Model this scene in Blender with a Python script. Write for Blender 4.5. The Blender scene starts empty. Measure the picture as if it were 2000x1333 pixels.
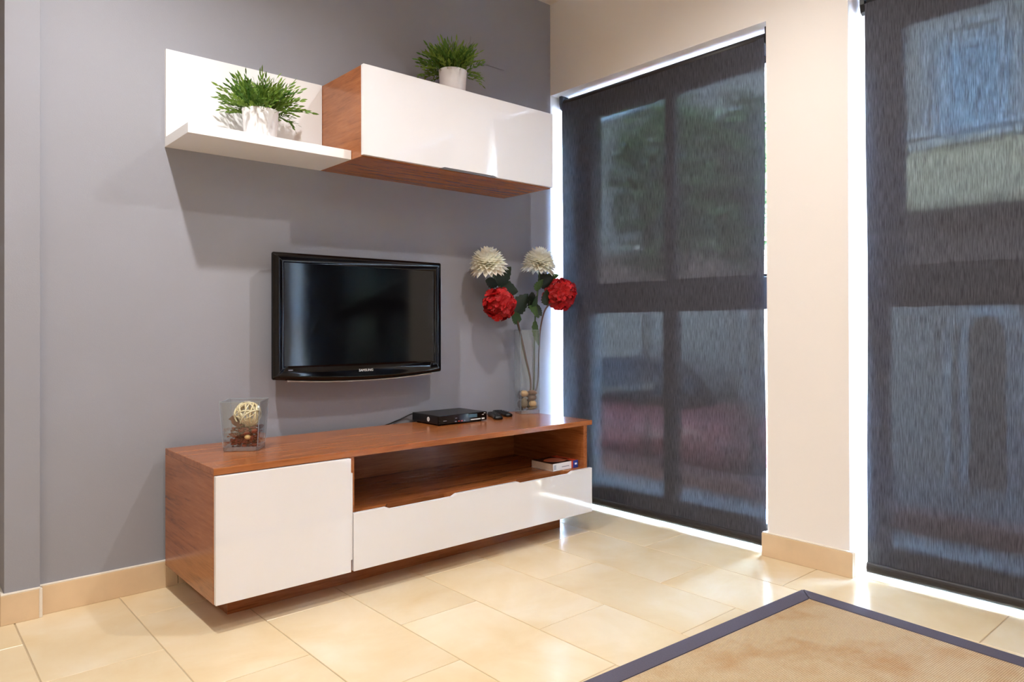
import bpy, bmesh, math, random
from mathutils import Vector, Matrix, noise
random.seed(7)
sc = bpy.context.scene
COL = sc.collection
PI = math.pi

# ------------------------------------------------------------------ camera
cam_d = bpy.data.cameras.new('camera'); cam = bpy.data.objects.new('camera', cam_d); COL.objects.link(cam)
cam.location = (-0.7535, -2.9175, 0.9519); cam.rotation_euler = (1.5749, 0.0023, -0.7479)
cam_d.sensor_width = 36; cam_d.lens = 36 * 1413.45 / 2000; cam_d.shift_x = -.04; cam_d.shift_y = -(666.5 - 631.72) / 2000; cam_d.clip_start = .02
sc.camera = cam

# ------------------------------------------------------------------ world, sun, lamps, exposure
w = bpy.data.worlds.new('sky'); sc.world = w; w.use_nodes = True
wn = w.node_tree.nodes; wl = w.node_tree.links; wn.clear()
wo = wn.new('ShaderNodeOutputWorld'); wb = wn.new('ShaderNodeBackground')
ws = wn.new('ShaderNodeTexSky'); ws.sky_type = 'NISHITA'; ws.sun_disc = False; ws.sun_elevation = math.radians(48); ws.sun_rotation = math.radians(250)
wb.inputs['Strength'].default_value = 50
wl.new(ws.outputs[0], wb.inputs[0]); wl.new(wb.outputs[0], wo.inputs[0])

def light(name, kind, loc, energy, col, **kw):
    d = bpy.data.lights.new(name, kind); d.energy = energy; d.color = col
    for k, v in kw.items(): setattr(d, k, v)
    o = bpy.data.objects.new(name, d); COL.objects.link(o); o.location = loc; return o
sun = light('sun', 'SUN', (-6, -4, 12), 30.0, (1, .97, .93), angle=math.radians(1))
sun.rotation_euler = Vector((.72, .22, -.95)).to_track_quat('-Z', 'Y').to_euler()
WARM = (1, .985, .965)
for x, y, e, r in [(-.26, -.94, 112, .028), (1.03, -1.55, 60, .03), (-.35, -2.6, 84, .16), (.75, -3.4, 40, .16), (-2.0, -1.6, 44, .12), (-2.0, -3.8, 26, .16)]:  # small pair follows the cast shadows; the softer ones are unseen, added as fill
    light('downlight_and_fill', 'SPOT', (x, y, 2.66), e, WARM, shadow_soft_size=r, spot_size=math.radians(166), spot_blend=1.0)
sc.view_settings.view_transform = 'Standard'; sc.view_settings.look = 'None'
sc.view_settings.exposure = 0.22; sc.view_settings.gamma = 1; sc.view_settings.use_curve_mapping = False
sc.cycles.use_denoising = True
sc.cycles.transparent_max_bounces = 24
sc.cycles.sample_clamp_indirect = 60

# ------------------------------------------------------------------ materials
def s2l(c): return tuple((v / 12.92 if v <= .04045 else ((v + .055) / 1.055) ** 2.4) for v in (x / 255 for x in c)) + (1,)
class NT:
    def __init__(s, name):
        s.m = bpy.data.materials.new(name); s.m.use_nodes = True; s.t = s.m.node_tree; s.n = s.t.nodes; s.l = s.t.links
        s.b = s.n['Principled BSDF']; s.o = s.n['Material Output']
    def new(s, t, **kw):
        n = s.n.new('ShaderNode' + t)
        for k, v in kw.items(): setattr(n, k, v)
        return n
    def link(s, a, b): s.l.new(a, b)
    def coord(s, scale=(1, 1, 1), kind='Object', rot=(0, 0, 0)):
        tc = s.new('TexCoord'); mp = s.new('Mapping'); mp.inputs['Scale'].default_value = scale; mp.inputs['Rotation'].default_value = rot
        s.link(tc.outputs[kind], mp.inputs[0]); return mp.outputs[0]
    def noise(s, vec, scale, detail=3, rough=.5, dist=0):
        n = s.new('TexNoise'); n.inputs['Scale'].default_value = scale; n.inputs['Detail'].default_value = detail
        n.inputs['Roughness'].default_value = rough; n.inputs['Distortion'].default_value = dist
        s.link(vec, n.inputs['Vector']); return n.outputs['Fac']
    def ramp(s, fac, stops):
        r = s.new('ValToRGB'); e = r.color_ramp.elements
        while len(e) < len(stops): e.new(.5)
        for el, (p, c) in zip(e, stops): el.position = p; el.color = c
        s.link(fac, r.inputs[0]); return r.outputs[0]
    def bump(s, h, strength, dist=.001):
        b = s.new('Bump'); b.inputs['Strength'].default_value = strength; b.inputs['Distance'].default_value = dist
        s.link(h, b.inputs['Height']); s.link(b.outputs[0], s.b.inputs['Normal'])
    def base(s, sock): s.link(sock, s.b.inputs['Base Color'])
    def set(s, **kw):
        for k, v in kw.items(): s.b.inputs[k.replace('_', ' ')].default_value = v
        return s
MAT = {}
def plain(name, col, rough=.5, var=.04, vscale=14, bump=0, bscale=80, metallic=0, spec=.5, coat=0):
    t = NT(name); c = s2l(col); t.set(Roughness=rough, Metallic=metallic)
    t.b.inputs['Specular IOR Level'].default_value = spec; t.b.inputs['Coat Weight'].default_value = coat
    v = t.coord(); f = t.noise(v, vscale)
    lo = tuple(x * (1 - var) for x in c[:3]) + (1,); hi = tuple(min(1, x * (1 + var)) for x in c[:3]) + (1,)
    t.base(t.ramp(f, [(.3, lo), (.7, hi)]))
    if bump: t.bump(t.noise(v, bscale, 4), bump)
    MAT[name] = t.m; return t.m
plain('grey_paint', (151, 151, 159), .75, .015, 3, .25, 260)
plain('white_paint', (242, 235, 229), .8, .01, 3, .12, 200)
plain('reveal_paint', (240, 241, 242), .8, .01, 3)
plain('white_lacquer', (236, 233, 234), .05, .004, 5, spec=.95)
plain('white_matt', (240, 238, 238), .32, .006, 6)
plain('white_ceramic', (236, 232, 232), .3, .02, 30)
plain('grout', (190, 170, 140), .9, .05, 60)
plain('light_grout', (236, 226, 212), .8, .03, 60)
plain('black_gloss', (4, 3, 4), .06, .1, 5, spec=.35)
plain('screen_black', (1, 1, 2), .08, .1, 5, spec=.4)
plain('black_plastic', (16, 16, 18), .35, .1, 20)
plain('dark_rubber', (34, 36, 42), .55, .1, 40)
plain('champagne_trim', (150, 130, 118), .25, .02, 20, metallic=.6)
plain('steel', (176, 178, 182), .3, .02, 20, metallic=.9)
plain('grey_handle', (120, 116, 118), .4, .02, 20, metallic=.3)
plain('print_white', (235, 235, 235), .4, .01, 20)
plain('print_red', (200, 60, 40), .4, .01, 20)
plain('frame_dark', (52, 46, 46), .45, .08, 20)
plain('bar_dark', (44, 40, 40), .5, .05, 20)
plain('soil', (60, 50, 30), .9, .3, 80)
plain('paper', (226, 205, 185), .85, .08, 220)
plain('cover_black', (26, 20, 18), .3, .3, 60)
plain('cover_face', (196, 116, 84), .35, .12, 30)
plain('spine_white', (240, 238, 236), .35, .01, 20)
plain('spine_red', (206, 74, 44), .35, .04, 20)
plain('spine_blue', (34, 62, 150), .35, .05, 20)
plain('print_grey', (130, 132, 140), .5, .02, 20)
plain('display_glass', (60, 84, 104), .15, .06, 20)
plain('stem_green', (62, 84, 50), .5, .2, 60)
plain('stem_brown', (84, 56, 44), .6, .2, 60)
plain('nut', (214, 178, 120), .5, .15, 60)
plain('bark', (118, 62, 38), .75, .35, 50, .5, 90)
plain('potpourri', (120, 40, 22), .75, .6, 60, .4, 120)
plain('rug_border', (86, 80, 92), .9, .06, 200, .4, 700)
plain('car_red', (128, 62, 58), .25, .05, 5)
plain('car_glass', (30, 34, 40), .1, .05, 5)
plain('tyre', (22, 22, 22), .8, .1, 5)
plain('facade', (112, 110, 108), .9, .08, 1.2, .2, 30)
plain('facade_brick', (88, 68, 60), .9, .15, 3, .3, 30)
plain('balcony', (158, 146, 120), .85, .05, 3)
plain('facade_glass', (92, 116, 134), .12, .08, 2)
plain('asphalt', (84, 86, 90), .9, .1, 8, .2, 120)
plain('terrace', (176, 168, 158), .85, .08, 6)
plain('curb', (150, 92, 76), .8, .08, 8)
plain('tree_bark', (80, 64, 50), .9, .2, 20)
plain('outer_leaf', (62, 88, 40), .6, .3, 3)
plain('door_wood', (64, 54, 50), .6, .1, 8)
plain('arch_trim', (140, 148, 158), .7, .04, 6)

def wood(name, axis):
    t = NT(name); sc_ = {'x': (1.2, 16, 16), 'y': (16, 1.2, 16), 'z': (16, 16, 1.2)}[axis]
    v = t.coord(sc_)
    f1 = t.noise(v, 2.2, 6, .62, .6); f2 = t.noise(v, 11, 4, .6)
    mx = t.new('Mix', data_type='FLOAT'); mx.inputs[0].default_value = .35; t.link(f1, mx.inputs[2]); t.link(f2, mx.inputs[3])
    col = t.ramp(mx.outputs[0], [(.30, s2l((116, 64, 32))), (.48, s2l((158, 92, 48))), (.70, s2l((181, 113, 62)))])
    t.base(col); t.set(Roughness=.22); t.b.inputs['Specular IOR Level'].default_value = .5
    t.bump(f2, .06, .0006); MAT[name] = t.m
for a in 'xyz': wood('wood_' + a, a)

t = NT('floor_tile'); v = t.coord()
oi = t.new('ObjectInfo'); ad = t.new('VectorMath', operation='ADD'); sc3 = t.new('VectorMath', operation='SCALE'); sc3.inputs['Scale'].default_value = 30
cmb = t.new('CombineXYZ'); t.link(oi.outputs['Random'], cmb.inputs[0]); t.link(oi.outputs['Random'], cmb.inputs[1]); t.link(cmb.outputs[0], sc3.inputs[0]); t.link(v, ad.inputs[0]); t.link(sc3.outputs[0], ad.inputs[1])
f = t.noise(ad.outputs[0], 3.2, 5, .55, .4)
col = t.ramp(f, [(.30, s2l((226, 199, 156))), (.5, s2l((232, 210, 172))), (.7, s2l((237, 220, 190)))])
hsv = t.new('HueSaturation'); mr = t.new('MapRange'); mr.inputs[3].default_value = .95; mr.inputs[4].default_value = 1.04
t.link(oi.outputs['Random'], mr.inputs[0]); t.link(mr.outputs[0], hsv.inputs['Value']); t.link(col, hsv.inputs['Color']); t.base(hsv.outputs[0])
rr = t.new('MapRange'); rr.inputs[3].default_value = .16; rr.inputs[4].default_value = .28; t.link(t.noise(v, 9, 3), rr.inputs[0]); t.link(rr.outputs[0], t.b.inputs['Roughness'])
t.b.inputs['Specular IOR Level'].default_value = .5; t.bump(t.noise(v, 5, 3), .05, .003); MAT['floor_tile'] = t.m
plain('base_tile', (226, 197, 160), .38, .06, 9, .08, 60)

# sisal: crossed ribs
t = NT('sisal'); v = t.coord()
def wave(vec, scale, direction):
    wv = t.new('TexWave'); wv.bands_direction = direction; wv.inputs['Scale'].default_value = scale; wv.inputs['Distortion'].default_value = 1.2; wv.inputs['Detail'].default_value = 1; wv.inputs['Detail Scale'].default_value = 8
    t.link(vec, wv.inputs[0]); return wv.outputs['Fac']
a = wave(v, 62, 'X'); b = wave(v, 55, 'Y')
mu = t.new('Math', operation='MULTIPLY'); t.link(a, mu.inputs[0]); t.link(b, mu.inputs[1])
big = t.noise(v, 3.5, 4, .6); fine = t.noise(v, 160, 2)
c1 = t.ramp(mu.outputs[0], [(0, s2l((176, 146, 106))), (.6, s2l((238, 214, 176)))])
c2 = t.ramp(big, [(.3, s2l((228, 190, 140))), (.5, (1, 1, 1, 1)), (.75, s2l((255, 240, 220)))])
mm = t.new('Mix', data_type='RGBA', blend_type='MULTIPLY'); mm.inputs[0].default_value = .8; t.link(c1, mm.inputs[6]); t.link(c2, mm.inputs[7]); t.base(mm.outputs[2])
t.set(Roughness=.85); t.bump(mu.outputs[0], .8, .002); MAT['sisal'] = t.m

# roller blind weave: open threads let daylight through
t = NT('blind_weave'); v = t.coord((1, 190, 12)); v2 = t.coord((1, 60, 190))
f = t.noise(v, 1.6, 2, .6); g0 = t.noise(v2, 1.6, 2, .6); gm = t.new('MapRange'); gm.inputs[3].default_value = .36; gm.inputs[4].default_value = .64; t.link(g0, gm.inputs[0]); g = gm.outputs[0]; cl = t.noise(t.coord((1, 60, 6)), 1.5, 3)
ad = t.new('Math', operation='MULTIPLY'); t.link(f, ad.inputs[0]); t.link(g, ad.inputs[1])
ad2 = t.new('Math', operation='MULTIPLY'); t.link(ad.outputs[0], ad2.inputs[0]); t.link(cl, ad2.inputs[1])
op = t.new('MapRange'); op.inputs[1].default_value = .06; op.inputs[2].default_value = .22; op.inputs[3].default_value = .0016; op.inputs[4].default_value = .0088; t.link(ad2.outputs[0], op.inputs[0])
t.set(Roughness=.75); t.base(t.ramp(f, [(.3, s2l((48, 50, 58))), (.7, s2l((82, 82, 90)))])); t.b.inputs['Specular IOR Level'].default_value = .25
tr = t.new('BsdfTransparent'); rf = t.new('BsdfRefraction'); rf.inputs['IOR'].default_value = 1.08; rf.inputs['Roughness'].default_value = .24; rf.inputs[0].default_value = (.78, .93, 1, 1); tr.inputs[0].default_value = (.8, .93, 1, 1)   # loose threads scatter what passes
sx = t.new('MixShader'); sx.inputs[0].default_value = .6; t.link(tr.outputs[0], sx.inputs[1]); t.link(rf.outputs[0], sx.inputs[2])
mx = t.new('MixShader'); t.link(op.outputs[0], mx.inputs[0]); t.link(t.b.outputs[0], mx.inputs[1]); t.link(sx.outputs[0], mx.inputs[2])
t.link(mx.outputs[0], t.o.inputs[0]); MAT['blind_weave'] = t.m

def thin_glass(name, tint, blend=.12, base_=.04, edge=None):
    t = NT(name); tr = t.new('BsdfTransparent'); tr.inputs[0].default_value = tint
    gl = t.new('BsdfGlossy'); gl.inputs['Roughness'].default_value = .01; gl.inputs[0].default_value = (1, 1, 1, 1)
    lw = t.new('LayerWeight'); lw.inputs[0].default_value = .5; mx = t.new('MixShader')
    pw = t.new('Math', operation='POWER'); pw.inputs[1].default_value = 4; mr_ = t.new('MapRange'); mr_.inputs[3].default_value = base_; mr_.inputs[4].default_value = blend
    t.link(lw.outputs['Facing'], pw.inputs[0]); t.link(pw.outputs[0], mr_.inputs[0]); t.link(mr_.outputs[0], mx.inputs[0])
    if edge: t.link(t.ramp(lw.outputs['Facing'], [(.72, tint), (.99, edge)]), tr.inputs[0])
    pass; t.link(tr.outputs[0], mx.inputs[1]); t.link(gl.outputs[0], mx.inputs[2]); t.link(mx.outputs[0], t.o.inputs[0]); MAT[name] = t.m
thin_glass('pane_glass', (.93, .97, .96, 1), .6)
thin_glass('vase_glass', (.95, .97, .97, 1), .8, .055, (.50, .56, .60, 1))
thin_glass('base_glass', (.72, .80, .86, 1), .9, .30, (.5, .6, .68, 1))
t = NT('glass_edge'); t.set(Roughness=.12); t.b.inputs['Base Color'].default_value = s2l((172, 184, 194)); tr = t.new('BsdfTransparent'); mx = t.new('MixShader'); mx.inputs[0].default_value = .5
t.link(t.b.outputs[0], mx.inputs[1]); t.link(tr.outputs[0], mx.inputs[2]); t.link(mx.outputs[0], t.o.inputs[0]); MAT['glass_edge'] = t.m
def petal_mat(name, c0, c1, sub=.25):
    t = NT(name); oi = t.new('ObjectInfo'); col = t.ramp(oi.outputs['Random'], [(0, s2l(c0)), (1, s2l(c1))]); t.base(col); t.set(Roughness=.6)
    td = t.new('BsdfTranslucent'); t.link(col, td.inputs[0]); mx = t.new('MixShader'); mx.inputs[0].default_value = sub
    t.link(t.b.outputs[0], mx.inputs[1]); t.link(td.outputs[0], mx.inputs[2]); t.link(mx.outputs[0], t.o.inputs[0]); MAT[name] = t.m
petal_mat('petal_white', (253, 249, 232), (254, 253, 245), .45); petal_mat('petal_red', (130, 4, 10), (206, 14, 18), .15)
petal_mat('leaf_dark', (20, 32, 20), (36, 50, 30), .1); petal_mat('leaf_green', (48, 74, 36), (78, 104, 50), .2)
petal_mat('grass_leaf', (60, 104, 26), (128, 156, 58), .25); petal_mat('wicker', (236, 214, 164), (250, 238, 204), .1)
for n, c in [('pebble_tan', (200, 160, 112)), ('pebble_brown', (96, 68, 54)), ('pebble_dark', (70, 62, 64)), ('pebble_olive', (116, 100, 76)), ('pebble_umber', (120, 84, 60))]:
    plain(n, c, .45, .25, 40, .2, 60)

# ------------------------------------------------------------------ mesh helpers
def obj(name, bm, mat, parent=None, smooth=False, loc=None):
    me = bpy.data.meshes.new(name); bmesh.ops.recalc_face_normals(bm, faces=bm.faces); bm.to_mesh(me); bm.free()
    return mobj(name, me, mat, parent, smooth, loc)
def mobj(name, me, mat, parent=None, smooth=False, loc=None):
    if smooth:
        for p in me.polygons: p.use_smooth = True
    for m in (mat if isinstance(mat, (list, tuple)) else [mat]): me.materials.append(MAT[m])
    o = bpy.data.objects.new(name, me); COL.objects.link(o)
    if parent: o.parent = parent
    if loc: o.location = loc
    return o
def tag(o, label=None, cat=None, group=None, kind=None):
    for k, v in (('label', label), ('category', cat), ('group', group), ('kind', kind)):
        if v: o[k] = v
    return o
def thing(name, label, cat, loc=(0, 0, 0), rz=0, group=None):
    o = bpy.data.objects.new(name, None); COL.objects.link(o); o.location = loc; o.rotation_euler = (0, 0, rz); o.empty_display_size = .05
    return tag(o, label, cat, group)
def bx(bm, x0, x1, y0, y1, z0, z1, bev=0, seg=1, M=None):
    vs = [bm.verts.new((x, y, z)) for x in (x0, x1) for y in (y0, y1) for z in (z0, z1)]
    fs = [bm.faces.new([vs[i] for i in q]) for q in ((0, 1, 3, 2), (4, 6, 7, 5), (0, 4, 5, 1), (2, 3, 7, 6), (0, 2, 6, 4), (1, 5, 7, 3))]
    if bev:
        es = list({e for f in fs for e in f.edges})
        r = bmesh.ops.bevel(bm, geom=es, offset=bev, segments=seg, affect='EDGES', profile=.5)
        vs = list({v for f in r['faces'] for v in f.verts} | {v for v in vs if v.is_valid})
    if M: bmesh.ops.transform(bm, matrix=M, verts=[v for v in vs if v.is_valid])
    return vs
def box(name, x0, x1, y0, y1, z0, z1, mat, parent=None, bev=0, seg=1, local=None):
    """box in world numbers; local = the parent's origin, subtracted"""
    bm = bmesh.new(); ox, oy, oz = local or (0, 0, 0)
    bx(bm, x0 - ox, x1 - ox, y0 - oy, y1 - oy, z0 - oz, z1 - oz, bev, seg)
    return obj(name, bm, mat, parent)
def prism(bm, pts, axis, a0, a1):
    """extrude a 2-D outline: axis 'y' -> pts are (x,z); axis 'z' -> (x,y); axis 'x' -> (y,z)"""
    P3 = {'y': lambda p, a: (p[0], a, p[1]), 'z': lambda p, a: (p[0], p[1], a), 'x': lambda p, a: (a, p[0], p[1])}[axis]
    lo = [bm.verts.new(P3(p, a0)) for p in pts]; hi = [bm.verts.new(P3(p, a1)) for p in pts]; n = len(pts)
    bm.faces.new(lo); bm.faces.new(hi)
    for i in range(n): bm.faces.new((lo[i], lo[(i + 1) % n], hi[(i + 1) % n], hi[i]))
def tube(bm, pts, rad, sides=8, cap=True):
    pts = [Vector(p) for p in pts]; rings = []; n = len(pts)
    rads = rad if isinstance(rad, (list, tuple)) else [rad] * n
    up = Vector((0, 0, 1)); prev = None
    for i, p in enumerate(pts):
        d = (pts[min(i + 1, n - 1)] - pts[max(i - 1, 0)]).normalized()
        if prev is None:
            u = d.cross(up) if abs(d.z) < .95 else d.cross(Vector((1, 0, 0))); u.normalize()
        else:
            u = (prev - d * prev.dot(d)).normalized()
        prev = u; vv = d.cross(u)
        rings.append([bm.verts.new(p + (u * math.cos(2 * PI * k / sides) + vv * math.sin(2 * PI * k / sides)) * rads[i]) for k in range(sides)])
    for a, b in zip(rings, rings[1:]):
        for k in range(sides): bm.faces.new((a[k], a[(k + 1) % sides], b[(k + 1) % sides], b[k]))
    if cap: bm.faces.new(rings[0]); bm.faces.new(rings[-1])
def spline(pts, n=10):
    P = [Vector(p) for p in pts]; P = [P[0] * 2 - P[1]] + P + [P[-1] * 2 - P[-2]]; out = []
    for i in range(1, len(P) - 2):
        for k in range(n):
            t_ = k / n; a, b, c, d = P[i - 1:i + 3]
            out.append(.5 * ((2 * b) + (c - a) * t_ + (2 * a - 5 * b + 4 * c - d) * t_ ** 2 + (3 * b - a - 3 * c + d) * t_ ** 3))
    return out + [P[-2]]
def lathe(bm, prof, n=40):
    rings = []
    for r, z in prof:
        rings.append([bm.verts.new((r * math.cos(2 * PI * k / n), r * math.sin(2 * PI * k / n), z)) for k in range(n)] if r > 1e-6 else [bm.verts.new((0, 0, z))])
    for a, b in zip(rings, rings[1:]):
        for k in range(n):
            if len(a) == 1: bm.faces.new((a[0], b[k], b[(k + 1) % n]))
            elif len(b) == 1: bm.faces.new((a[k], a[(k + 1) % n], b[0]))
            else: bm.faces.new((a[k], a[(k + 1) % n], b[(k + 1) % n], b[k]))

# ------------------------------------------------------------------ room shell
XW = 1.9373; LIN = 2.218; CEIL = 2.717; P1 = -1.3215; P2 = -1.6683; W2E = -3.62; XO = 2.29
XL = -3.4; YB = -4.9
def struct(o): o['kind'] = 'structure'; return o
TX, TY, TP, TL = -.4393, -.8924, .300, .6502
floor = struct(box('floor', XL, XO, YB, .0, -.1, -.0025, 'grout'))
GAP = .0016
tile_cache = {}
c = 0
x = TX - 10 * TP; k = -10
while x < XO:
    off = TY if k % 2 else TY - TL / 2      # joints of alternate courses are half a tile apart
    y = off + 4 * TL
    while y > YB:
        x0, x1, y1, y0 = max(x, XL), min(x + TP, XO), min(y, 0), max(y - TL, YB)
        if x1 - x0 > .01 and y1 - y0 > .01:
            key = (round(x1 - x0, 3), round(y1 - y0, 3))
            if key not in tile_cache:
                bm = bmesh.new(); hx, hy = (x1 - x0) / 2 - GAP, (y1 - y0) / 2 - GAP
                bx(bm, -hx, hx, -hy, hy, -.008, 0, .0012); me = bpy.data.meshes.new('floor_tile'); bmesh.ops.recalc_face_normals(bm, faces=bm.faces); bm.to_mesh(me); bm.free(); me.materials.append(MAT['floor_tile']); tile_cache[key] = me
            o = bpy.data.objects.new('floor_tile', tile_cache[key]); COL.objects.link(o); o.parent = floor; o.location = ((x0 + x1) / 2, (y0 + y1) / 2, 0)
        y -= TL
    x += TP; k += 1

wall_back = struct(box('wall_back', -.4655 - .0, XW, 0, .15, 0, CEIL, 'grey_paint'))
pil = box('pilaster', -.4655, -.3705, -.022, 0, 0, CEIL, 'grey_paint', wall_back, .001)
struct(box('wall_back_recess', XL, -.4655, .30, .45, 0, CEIL, 'grey_paint'))
struct(box('wall_back_return', -.4655, -.38, .15, .45, 0, CEIL, 'grey_paint'))
struct(box('floor_recess', XL, -.4655, 0, .30, -.1, 0, 'base_tile'))
struct(box('ceiling', XL - .1, XO, YB - .1, .45, CEIL, CEIL + .12, 'white_paint'))
struct(box('wall_left', XL - .12, XL, YB, .45, 0, CEIL, 'white_paint'))
struct(box('wall_front', XL - .12, XO, YB - .12, YB, 0, CEIL, 'white_paint'))
bm = bmesh.new()
bx(bm, XW, XO, P2, P1, 0, CEIL); bx(bm, XW, XO, P1, 0, LIN, CEIL); bx(bm, XW, XO, W2E, P2, LIN, CEIL); bx(bm, XW, XO, YB, W2E, 0, CEIL)
wall_right = struct(obj('wall_right', bm, 'white_paint'))
struct(box('wall_right_reveal', XW + .001, XO, 0, .15, 0, CEIL, 'reveal_paint'))
cover = box('junction_cover', 1.394, 1.61, -.0045, -.0002, 2.278, 2.396, 'grey_paint', None, .0008)
tag(cover, 'flush painted grey cover plate on the grey wall behind upper plant', 'cover plate')

BBH = .0945
def baseboard(name, pieces):
    root = struct(thing(name, None, None))
    for (x0, x1, y0, y1) in pieces:
        t_ = box('baseboard_tile', x0, x1, y0, y1, .0, BBH, 'base_tile', root, .0015, 2)
    return root
bb = baseboard('baseboard_back', [(-.3645, .05, -.012, -.0005), (.052, .65, -.012, -.0005), (.652, 1.25, -.012, -.0005), (1.252, 1.85, -.012, -.0005), (1.852, XW + .1, -.012, -.0005), (-.4755, -.3745, -.034, -.0225), (-.4755, -.46555, -.0222, .30)])
bm = bmesh.new(); bx(bm, -.3705, XW, -.011, 0, BBH, BBH + .005, .001); bx(bm, -.475, -.3705, -.033, -.0215, BBH, BBH + .005, .001); bx(bm, -.474, -.4655, -.021, .3, BBH, BBH + .005, .001); obj('joint_sealant', bm, 'light_grout', bb)
bm = bmesh.new(); bx(bm, -.3745, -.365, -.0325, -.012, 0, BBH, .001); obj('joint_sealant', bm, 'light_grout', bb)
B2 = .018
bb2 = baseboard('baseboard_right', [(XW - B2, XW - .0005, P2 - B2, P1 + B2), (XW, XO - .16, P1 + .0005, P1 + B2), (XW, XO - .16, P2 - B2, P2 - .0005), (XW - B2, XW - .0005, YB, W2E)])
bm = bmesh.new(); bx(bm, XW - B2 + .002, XW + .0, P2 - B2 + .002, P1 + B2 - .002, BBH, BBH + .004, .001); obj('joint_sealant', bm, 'light_grout', bb2)

# ------------------------------------------------------------------ windows
def window(name, ya, yb, mull, fb=.05):
    """ya > yb"""
    root = struct(thing(name, None, None)); X0, X1 = 2.135, 2.195
    fr = bmesh.new()
    for (y0, y1, z0, z1) in [(ya - .05, ya, .0, LIN), (yb, yb + fb, .0, LIN), (yb, ya, LIN - .06, LIN), (yb, ya, 0, .07)]: bx(fr, X0, X1, y0, y1, z0, z1, .003)
    obj('frame', fr, 'frame_dark', root)
    box('transom', X0 - .004, X1, yb + fb, ya - .05, 1.025, 1.172, 'frame_dark', root, .003)
    box('mullion', X0 - .002, X1 - .002, mull - .034, mull + .034, .0701, 1.0245, 'frame_dark', root, .003)
    box('mullion', X0 - .002, X1 - .002, mull - .017, mull + .017, 1.1725, LIN - .0605, 'frame_dark', root, .003)
    for (y0, y1) in [(mull + .018, ya - .0505), (yb + fb + .0005, mull - .018)]:
        s = bmesh.new(); z0, z1 = 1.173, LIN - .061; wd = .062
        js = y1 > mull; wa, wb2 = (.010, wd) if js else (wd if fb > .03 else .012, .010)
        for q in [(y0, y0 + wa, z0, z1), (y1 - wb2, y1, z0, z1), (y0, y1, z0, z0 + .012), (y0, y1, z1 - .03, z1)]: bx(s, X0 + .006, X1 - .006, *q, .002)
        so = obj('sash', s, 'frame_dark', root)
        box('pane', X0 + .03, X0 + .034, y0 + wa - .004, y1 - wb2 + .004, z0 + .006, z1 - .02, 'pane_glass', so)
    for (y0, y1) in [(mull + .0345, ya - .0505), (yb + fb + .0005, mull - .0345)]:
        box('pane', X0 + .03, X0 + .034, y0, y1, .0705, 1.0245, 'pane_glass', root)
    return root
window('window_1', 0, P1, -.64, .014)
window('window_2', P2, W2E, -2.64)

def blind(label, ya, yb, wav):
    root = thing('roller_blind', label, 'blind', (1.987, (ya + yb) / 2, 0), 0, 'dark roller blinds in the window openings'); oy = (ya + yb) / 2
    bm = bmesh.new(); ny, nz = 24, 60; g = []
    for j in range(nz + 1):
        z = .05 + (2.175 - .05) * j / nz; row = []
        for i in range(ny + 1):
            y = ya + (yb - ya) * i / ny; e = abs(2 * i / ny - 1) ** 6
            dx = wav * e * math.sin(z * 5.2 + i) * .6; dy = (1 if i < ny / 2 else -1) * wav * .8 * e * (math.sin(z * 4.1 + .6) - .4) * math.sin(PI * min(1, z / 2.15))
            row.append(bm.verts.new((dx, y - oy + dy, z)))
        g.append(row)
    for j in range(nz):
        for i in range(ny): bm.faces.new((g[j][i], g[j][i + 1], g[j + 1][i + 1], g[j + 1][i]))
    obj('fabric', bm, 'blind_weave', root, True)
    bm = bmesh.new(); pr = [(.0105 * math.cos(a), .020 * math.sin(a) + .036) for a in [2 * PI * q / 16 for q in range(16)]]
    prism(bm, [(p[0], p[1]) for p in pr], 'y', yb - oy, ya - oy); obj('bottom_bar', bm, 'bar_dark', root, False)
    bm = bmesh.new(); tube(bm, [(.021, yb - oy + .004, 2.177), (.021, ya - oy - .004, 2.177)], .022, 20); obj('roller_tube', bm, 'bar_dark', root, True)
    for yy, s in ((ya, 1), (yb, -1)):
        bm = bmesh.new(); prism(bm, [(-.004, 2.2175), (.05, 2.2175), (.05, 2.176), (.04, 2.151), (.02, 2.141), (.004, 2.148), (-.004, 2.176)], 'y', yy - oy + s * .003, yy - oy + s * .020)
        obj('bracket', bm, 'black_plastic', root)
    return root
blind('dark woven roller blind beside the grey wall and sideboard', -.043, -1.285, .004)
blind('dark woven roller blind beyond the cream pillar, nearest the rug', -1.713, -3.55, .006)

# ------------------------------------------------------------------ outside the windows
struct(box('street_ground', 2.31, 20, -16, 16, -1.1, -.95, 'asphalt'))
struct(box('terrace_floor', 2.31, 3.05, -8, 5, -.95, -.12, 'terrace'))
struct(box('terrace_curb', 3.05, 3.2, -8, 5, -.95, -.02, 'curb'))
FX = 8.2
b_ = thing('opposite_building', 'pale building across the street seen through the blinds', 'building', (FX, 0, -.95))
L0 = (FX, 0, -.95)
box('wall', FX, FX + 3, -18, 9, -.95, 4.9, 'facade', b_, 0, 1, L0)
box('brick_band', FX - .06, FX, -18, 9, 1.55, 2.25, 'facade_brick', b_, 0, 1, L0)
for (y0, y1, z0, z1) in [(-.45, .25, 3.0, 4.3), (-2.6, -1.6, 3.0, 4.3), (2.2, 3.1, 2.7, 4.0), (4.3, 5.2, 2.7, 4.0)]:
    wn_ = bmesh.new(); o_ = .09
    for q in [(y0 - o_, y0, z0 - o_, z1 + o_), (y1, y1 + o_, z0 - o_, z1 + o_), (y0, y1, z1, z1 + o_), (y0, y1, z0 - o_, z0)]: bx(wn_, -.08, .0, q[0], q[1], q[2] + .95, q[3] + .95)
    wo_ = obj('window', wn_, 'arch_trim', b_); box('pane', FX - .03, FX - .005, y0, y1, z0, z1, 'facade_glass', wo_, 0, 1, L0)
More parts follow.
